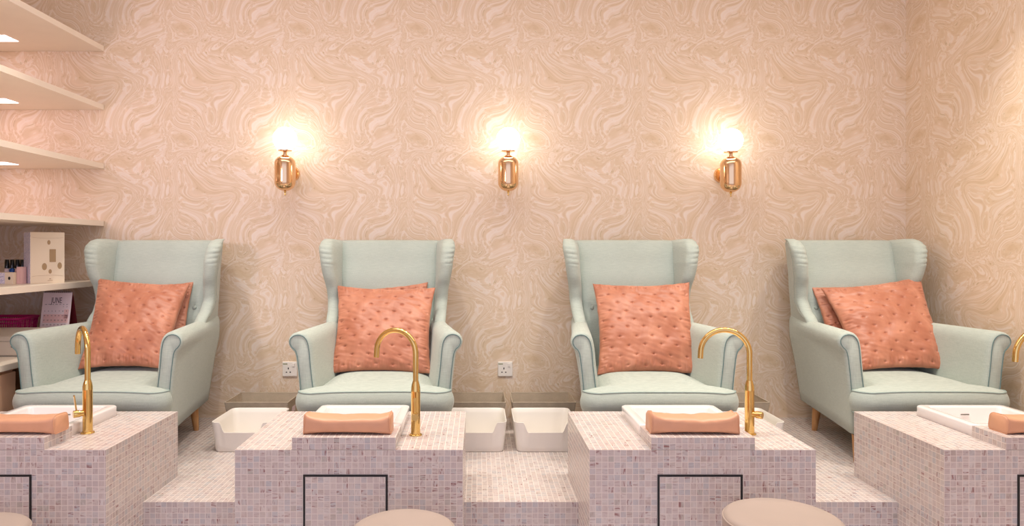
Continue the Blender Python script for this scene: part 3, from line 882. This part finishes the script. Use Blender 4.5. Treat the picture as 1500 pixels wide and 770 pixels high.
# ------------------------------------------------------------------ shelves on the left wall
SZ = [2.137, 1.795, 1.452, 1.118, 0.772]
SN = ['cream wall shelf at the top left, highest of the five', 'cream wall shelf at the left, second from the top', 'cream wall shelf at the left, third from the top',
      'cream wall shelf at the left, fourth from the top, just above the cream box', 'cream wall shelf at the left, lowest one, carrying the nail polish and the cream box']
for i, z in enumerate(SZ):
    bm = bmesh.new(); th = 0.030; x0, x1 = XL+0.002, -2.182; y0, y1 = 1.9, WALL-0.002
    box(bm, x0, x1, y0, y1, 0, th)
    bmesh.ops.remove_doubles(bm, verts=bm.verts, dist=1e-5)
    o = obj('wall_shelf', bm, M_SHELF, smooth=False); o.location = (0, 0, z); tag(o, SN[i], 'shelf', 'cream shelves on the left wall')
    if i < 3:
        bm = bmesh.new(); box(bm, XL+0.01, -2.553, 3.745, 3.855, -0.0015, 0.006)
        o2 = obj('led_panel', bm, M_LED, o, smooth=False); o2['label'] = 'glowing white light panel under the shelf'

# counter under the shelves
t = thing('drawer_cabinet', 'low peach cabinet under the shelves at the left edge', 'cabinet', (-2.50, 2.8, 0))
bm = bmesh.new(); box(bm, -0.31, 0.285, -0.02, 0.50, 0, 0.418); obj('cabinet_body', bm, M_PEACH, t, smooth=False)
for k in range(2):
    bm = bmesh.new(); box(bm, 0.286, 0.304, -0.015, 0.495, 0.012+0.2*k, 0.202+0.2*k); obj('drawer_front', bm, M_PEACH, t, smooth=False, bevel=0.002)
bm = bmesh.new(); box(bm, XL+0.003, -2.180, 2.3, WALL-0.003, 0.4185, 0.448)
o = obj('countertop', bm, M_SHELF, smooth=False, bevel=0.002); tag(o, 'cream countertop under the lowest shelf, resting on the peach cabinet', 'countertop')
bm = bmesh.new(); box(bm, -0.15, 0.15, -0.01, 0.01, 0, 0.418)
o = obj('support_panel', bm, M_PEACH, smooth=False); o.location = (-2.60, 3.98, 0); tag(o, 'peach support panel under the far end of the countertop by the wallpaper', 'panel')

# ivory device
t = thing('nail_lamp', 'ivory plastic nail lamp on the countertop in front of the magenta basket', 'nail lamp', (-2.40, 3.44, 0.448))
bm = bmesh.new(); prof = [(-0.0, 0.004), (0.0, 0.075), (0.02, 0.098), (0.125, 0.128), (0.17, 0.128), (0.18, 0.118), (0.18, 0.004)]
R0 = [(-0.17, y, z) for y, z in prof]; R1 = [(0.158, y, z) for y, z in prof]
loft(bm, [R0, R1]); obj('housing', bm, M_DEV, t, smooth=False, bevel=0.008, seg=3)
bm = bmesh.new(); box(bm, 0.085, 0.120, -0.0025, 0.001, 0.045, 0.070); obj('display', bm, M_DEVD, t, smooth=False)
bm = bmesh.new(); box(bm, -0.168, 0.156, 0.002, 0.178, 0.0, 0.006); obj('base_plate', bm, M_DEVD, t, smooth=False)
bm = bmesh.new(); box(bm, -0.172, 0.160, -0.0012, 0.0, 0.076, 0.0775); obj('seam', bm, M_DEVD, t, smooth=False)

# magenta basket
t = thing('plastic_basket', 'magenta perforated plastic basket on the countertop behind the nail lamp', 'basket', (-2.58, 3.78, 0.448))
w, d, h = 0.12, 0.085, 0.168
bm = bmesh.new()
fl = 0.016
def wall_bars(bm):
    base = rrect(w, d, 0.03, 5); top = rrect(w+fl, d+fl, 0.035, 5)
    def dens(o):
        out = []
        for a, b in zip(o, o[1:]+o[:1]):
            L = math.dist(a, b); k = max(1, round(L/0.011))
            for i in range(k): out.append((lerp(a[0], b[0], i/k), lerp(a[1], b[1], i/k)))
        return out
    A, Bq = [], []
    for a, b, c, d_ in zip(base, base[1:]+base[:1], top, top[1:]+top[:1]):
        k = max(1, round(math.dist(a, b)/0.011))
        for i in range(k):
            A.append((lerp(a[0], b[0], i/k), lerp(a[1], b[1], i/k))); Bq.append((lerp(c[0], d_[0], i/k), lerp(c[1], d_[1], i/k)))
    for a, b in zip(A, Bq):
        tube(bm, [(a[0], a[1], 0.0), (b[0], b[1], h)], 0.0022, 5)
    for f in (0.0, 0.14, 0.28, 0.42, 0.56, 0.70, 0.84):
        tube(bm, [(lerp(a[0], b[0], f), lerp(a[1], b[1], f), max(0.002, h*f)) for a, b in zip(A, Bq)], 0.0022, 5, True)
wall_bars(bm); obj('lattice', bm, M_MAG, t)
bm = bmesh.new(); rings = []
for a, z in ((0.012, h-0.014), (fl+0.004, h-0.010), (fl+0.006, h), (fl+0.002, h+0.001), (fl-0.002, h-0.002), (0.009, h-0.012)):
    rings.append([(x, y, z) for x, y in rrect(w+a, d+a, 0.035, 6)])
rings.append(rings[0]); loft(bm, rings, caps=False); obj('rim', bm, M_MAG, t)
bm = bmesh.new(); rings = [[(x, y, z) for x, y in rrect(w, d, 0.03, 5)] for z in (0, 0.004)]; loft(bm, rings); obj('bottom', bm, M_MAG, t, smooth=False)

# desk calendar
t = thing('desk_calendar', 'pink June desk calendar standing on the countertop under the lowest shelf', 'calendar', (-2.282, 3.715, 0.448), 0.0)
W_, H_, lean = 0.078, 0.300, 0.055
def leaf(y_bot, y_top, xs, thick, mat, name, parent):
    bm = bmesh.new()
    loft(bm, [[(-W_+xs[0], y_bot, 0.0), (W_+xs[0], y_bot, 0.0), (W_+xs[0], y_bot+thick, 0.0), (-W_+xs[0], y_bot+thick, 0.0)],
              [(-W_+xs[1], y_top, H_), (W_+xs[1], y_top, H_), (W_+xs[1], y_top+thick, H_), (-W_+xs[1], y_top+thick, H_)]])
    return obj(name, bm, mat, parent, smooth=False)
pg = leaf(0, lean, (0, 0), 0.003, M_PAPER, 'page', t)
leaf(2*lean+0.02, lean+0.003, (0.0, 0), 0.003, M_MAROON, 'back_leaf', t)
leaf(0.003, lean+0.003, (0, 0), 0.002, M_MAROON, 'cover', t)
bm = bmesh.new()
for k in range(26):
    x = -W_+0.006+k*(2*W_-0.012)/25
    tube(bm, [(x, lean+0.002+0.006*math.cos(a*PI/4), H_+0.001+0.005*math.sin(a*PI/4)) for a in range(8)], 0.0009, 5, True)
obj('wire_binding', bm, M_INK, t)
ax = math.atan2(H_, lean)
def onpage(x, s, off=0.0008):   # s: distance down from the top edge
    f = 1 - s/math.hypot(H_, lean)
    return (x, lean*f-off, H_*f)
text('month_title', 'JUNE', 0.036, M_INK, pg, onpage(-0.002, 0.045), (ax, 0, 0)).scale = (0.72, 1.25, 1)
bm = bmesh.new()
rows = [0.168 + 0*k for k in range(1)]
def patch(x0, x1, s0, s1):
    a = onpage(x0, s0, 0.0004); b = onpage(x1, s0, 0.0004); c = onpage(x1, s1, 0.0004); d_ = onpage(x0, s1, 0.0004)
    bm.faces.new([bm.verts.new(p) for p in (a, b, c, d_)])
patch(0.045, 0.068, 0.094, 0.118); patch(-0.066, 0.068, 0.1195, 0.142); patch(-0.066, 0.045, 0.1425, 0.165); patch(0.045, 0.068, 0.1195, 0.165)
obj('printed_blocks', bm, M_PAPB, pg, smooth=False)
for k, dn in enumerate(('SUN', 'MON', 'TUE', 'WED', 'THU', 'FRI', 'SAT')):
    text('weekday', dn, 0.0055, M_INK, pg, onpage(-0.057+0.019*k, 0.066), (ax, 0, 0))
for dday in range(1, 31):
    q = dday+4; r_, c_ = divmod(q, 7)
    text('date', str(dday), 0.0085, M_INK, pg, onpage(-0.060+0.0195*c_, 0.078+0.0245*r_), (ax, 0, 0))

# things on the lowest shelf
SH = 0.802
t = thing('gift_box', 'cream card box with round and square cut-outs on the lowest shelf', 'box', (-2.330, 3.612, SH), math.radians(50))
bw, bd, bh = 0.162, 0.10, 0.27
bm = bmesh.new(); box(bm, 0, bw, 0.0005, bd, 0, bh); obj('carton', bm, M_CARD, t, smooth=False, bevel=0.0015)
bm = bmesh.new(); box(bm, -0.0012, 0.0, 0.002, bd-0.002, 0.002, bh-0.002); o = obj('side_panel', bm, M_PAT, t, smooth=False); o['label'] = 'lilac patterned side'
def disc(x, z, rx, rz_):
    bm = bmesh.new(); r0 = [(x+rx*math.cos(a*PI/14), -0.0008, z+rz_*math.sin(a*PI/14)) for a in range(28)]; r1 = [(p[0], 0.001, p[2]) for p in r0]
    loft(bm, [r0, r1]); obj('cut_out', bm, M_CARDD, t, smooth=False)
disc(0.086, 0.216, 0.0075, 0.012); disc(0.065, 0.088, 0.0115, 0.0185); disc(0.138, 0.092, 0.0105, 0.0175); disc(0.092, 0.062, 0.0075, 0.0115)
bm = bmesh.new(); box(bm, 0.089, 0.119, -0.0008, 0.001, 0.112, 0.180); obj('cut_out', bm, M_CARDD, t, smooth=False)
bm = bmesh.new()
for zz in (0.244, 0.036):
    sgn = -1 if zz > 0.1 else 1
    tube(bm, [(0.006+0.15*k/16, -0.0002, zz - sgn*0.006*math.sin(PI*k/16)**0.5*-1) for k in range(17)], 0.0005, 4)
obj('flap_line', bm, M_CARDD, t)
bm = bmesh.new(); box(bm, 0.088, 0.096, -0.0006, 0.001, 0.022, 0.025); box(bm, 0.080, 0.104, -0.0006, 0.001, 0.014, 0.0155); obj('small_print', bm, M_CARDD, t, smooth=False)

def carton(label, x, y, rz, w, d, h, m1, m2, dot=False):
    t = thing('small_carton', label, 'box', (x, y, SH), rz, 'small cartons on the lowest shelf')
    bm = bmesh.new(); box(bm, 0, w, 0, d, 0, h); obj('carton', bm, m1, t, smooth=False, bevel=0.001)
    bm = bmesh.new(); box(bm, 0.002, w*0.56, -0.001, 0, 0.002, h-0.002); obj('printed_panel', bm, m2, t, smooth=False)
    if dot:
        bm = bmesh.new(); r0 = [(w*0.80+0.006*math.cos(a*PI/10), -0.001, h*0.5+0.0085*math.sin(a*PI/10)) for a in range(20)]
        loft(bm, [r0, [(p[0], 0.0005, p[2]) for p in r0]]); obj('window_hole', bm, M_BLACK, t, smooth=False)
carton('low pale carton with a dark round hole, at the left edge of the lowest shelf', -2.492, 3.575, 0.0, 0.096, 0.05, 0.060, M_CARD, M_PAT, True)
carton('upright pink carton between the low carton and the tall cream box', -2.395, 3.60, 0.0, 0.030, 0.035, 0.088, M_PINKC, M_PINKC)
def polish(label, x, y, s, mb, hb=0.078, hc=0.047, rb=0.0125):
    t = thing('nail_polish_bottle', label, 'nail polish', (x, y, SH), 0, 'nail polish bottles on the lowest shelf')
    bm = bmesh.new(); lathe(bm, [(0, 0), (rb*0.92, 0), (rb, 0.002), (rb, hb-0.008), (rb*0.8, hb-0.002), (0.006, hb), (0.006, hb+0.003), (0, hb+0.003)], 22)
    bmesh.ops.remove_doubles(bm, verts=bm.verts, dist=1e-6); obj('bottle', bm, mb, t, angle=40)
    bm = bmesh.new(); lathe(bm, [(0, hb+0.001), (0.0118, hb+0.001), (0.0118, hb+0.004), (0.0103, hb+hc-0.001), (0.0095, hb+hc), (0, hb+hc)], 22)
    bmesh.ops.remove_doubles(bm, verts=bm.verts, dist=1e-6); obj('cap', bm, M_DARKCAP, t, angle=40)
polish('black-capped nail polish with a pale pink bottle on the lowest shelf', -2.5045, 3.69, 1, M_PINKPOL, rb=0.0135)
polish('black-capped nail polish with a bright blue bottle on the lowest shelf', -2.4765, 3.69, 1, M_BLUEPOL, rb=0.0135)
polish('third black-capped nail polish from the left, behind the pink carton', -2.449, 3.69, 1, M_PINKC)
polish('rightmost black-capped nail polish, touching the cream box', -2.4225, 3.69, 1, M_PINKC)
polish('short dark nail polish with an orange band, at the very left of the lowest shelf', -2.570, 3.66, 1, M_DARKCAP, 0.045, 0.045)
polish('short nail polish with an orange bottle, beside the low pale carton', -2.541, 3.665, 1, M_REDPOL, 0.05, 0.040)

# ------------------------------------------------------------------ ceiling downlights (above the frame, layout invented to match the brightness)
DL = [(-1.08, 2.72), (0.17, 2.72), (1.42, 2.72), (2.26, 2.60), (-1.74, 2.86), (-0.46, 2.86), (0.82, 2.86), (2.04, 2.86)]  # armchair and right-wall ones are added to brighten the seats and wall
DN = ['over the gap between the first two plinths', 'over the gap between the middle plinths', 'over the gap between the last two plinths', 'added beside the right wall', 'added above the first armchair', 'added above the second armchair', 'added above the third armchair', 'added above the fourth armchair']
for (x, y), d_ in zip(DL, DN):
    t = thing('ceiling_downlight', 'recessed white ceiling downlight ' + d_, 'ceiling light', (x, y, CEIL), 0, 'downlights in the ceiling')
    bm = bmesh.new(); lathe(bm, [(0.038, -0.001), (0.055, -0.001), (0.055, -0.006), (0.045, -0.008), (0.038, -0.006), (0.038, -0.001)], 32); obj('trim_ring', bm, M_WHITE, t)
    l = bpy.data.lights.new('downlight_lamp', 'SPOT'); l.energy = 58 if y < 2.8 else 58; l.color = (1.0, 0.95, 0.85); l.spot_size = math.radians(72); l.spot_blend = 0.7; l.shadow_soft_size = 0.035
    lo = bpy.data.objects.new('lamp', l); COL.objects.link(lo); lo.parent = t; lo.location = (0, 0, -0.02)
    lo.rotation_euler = (math.radians(4), 0, 0)

# added cool fill from behind the viewer, in place of daylight
l = bpy.data.lights.new('rear_fill_light', 'AREA'); l.shape = 'RECTANGLE'; l.size = 5.0; l.size_y = 2.7; l.energy = 8; l.color = (0.86, 0.86, 1.0)
lo = bpy.data.objects.new('rear_fill_light', l); COL.objects.link(lo); lo.location = (-0.3, REAR-0.1, 1.25); lo.rotation_euler = (math.radians(90), 0, 0)
# added soft fill just below the ceiling
l = bpy.data.lights.new('overhead_fill_light', 'AREA'); l.shape = 'RECTANGLE'; l.size = 4.4; l.size_y = 1.2; l.energy = 36; l.color = (1.0, 0.98, 0.96)
lo = bpy.data.objects.new('overhead_fill_light', l); COL.objects.link(lo); lo.location = (0.15, 2.2, CEIL-0.02)

# added pink fill without a fitting, near the left wall, to brighten the shelves' side
l = bpy.data.lights.new('pink_fill_light', 'AREA'); l.shape = 'RECTANGLE'; l.size = 0.6; l.size_y = 0.6; l.energy = 8.5; l.color = (1.0, 0.80, 0.92); l.spread = math.radians(80)
lo = bpy.data.objects.new('pink_fill_light', l); COL.objects.link(lo); lo.location = (-2.62, -0.1, 1.55)
lo.rotation_euler = (Vector((0.10, 4.1, 0.10)).to_track_quat('-Z', 'Y')).to_euler()

w = bpy.data.worlds.new('world'); sc.world = w; w.use_nodes = True
w.node_tree.nodes['Background'].inputs[0].default_value = (0.88, 0.92, 1.28, 1); w.node_tree.nodes['Background'].inputs[1].default_value = 1.0

# ------------------------------------------------------------------ camera
cam = bpy.data.cameras.new('camera'); co = bpy.data.objects.new('camera', cam); COL.objects.link(co)
cam.sensor_width = 36; cam.lens = 36*F/1500; cam.shift_x = 50/1500; cam.shift_y = -18/1500; cam.clip_start = 0.05
co.location = (0, 0, CAM_H); co.rotation_euler = (PI/2, 0, 0); sc.camera = co
vs = sc.view_settings; vs.view_transform = 'Standard'; vs.look = 'None'; vs.gamma = 1; vs.exposure = 0.0; vs.use_curve_mapping = False
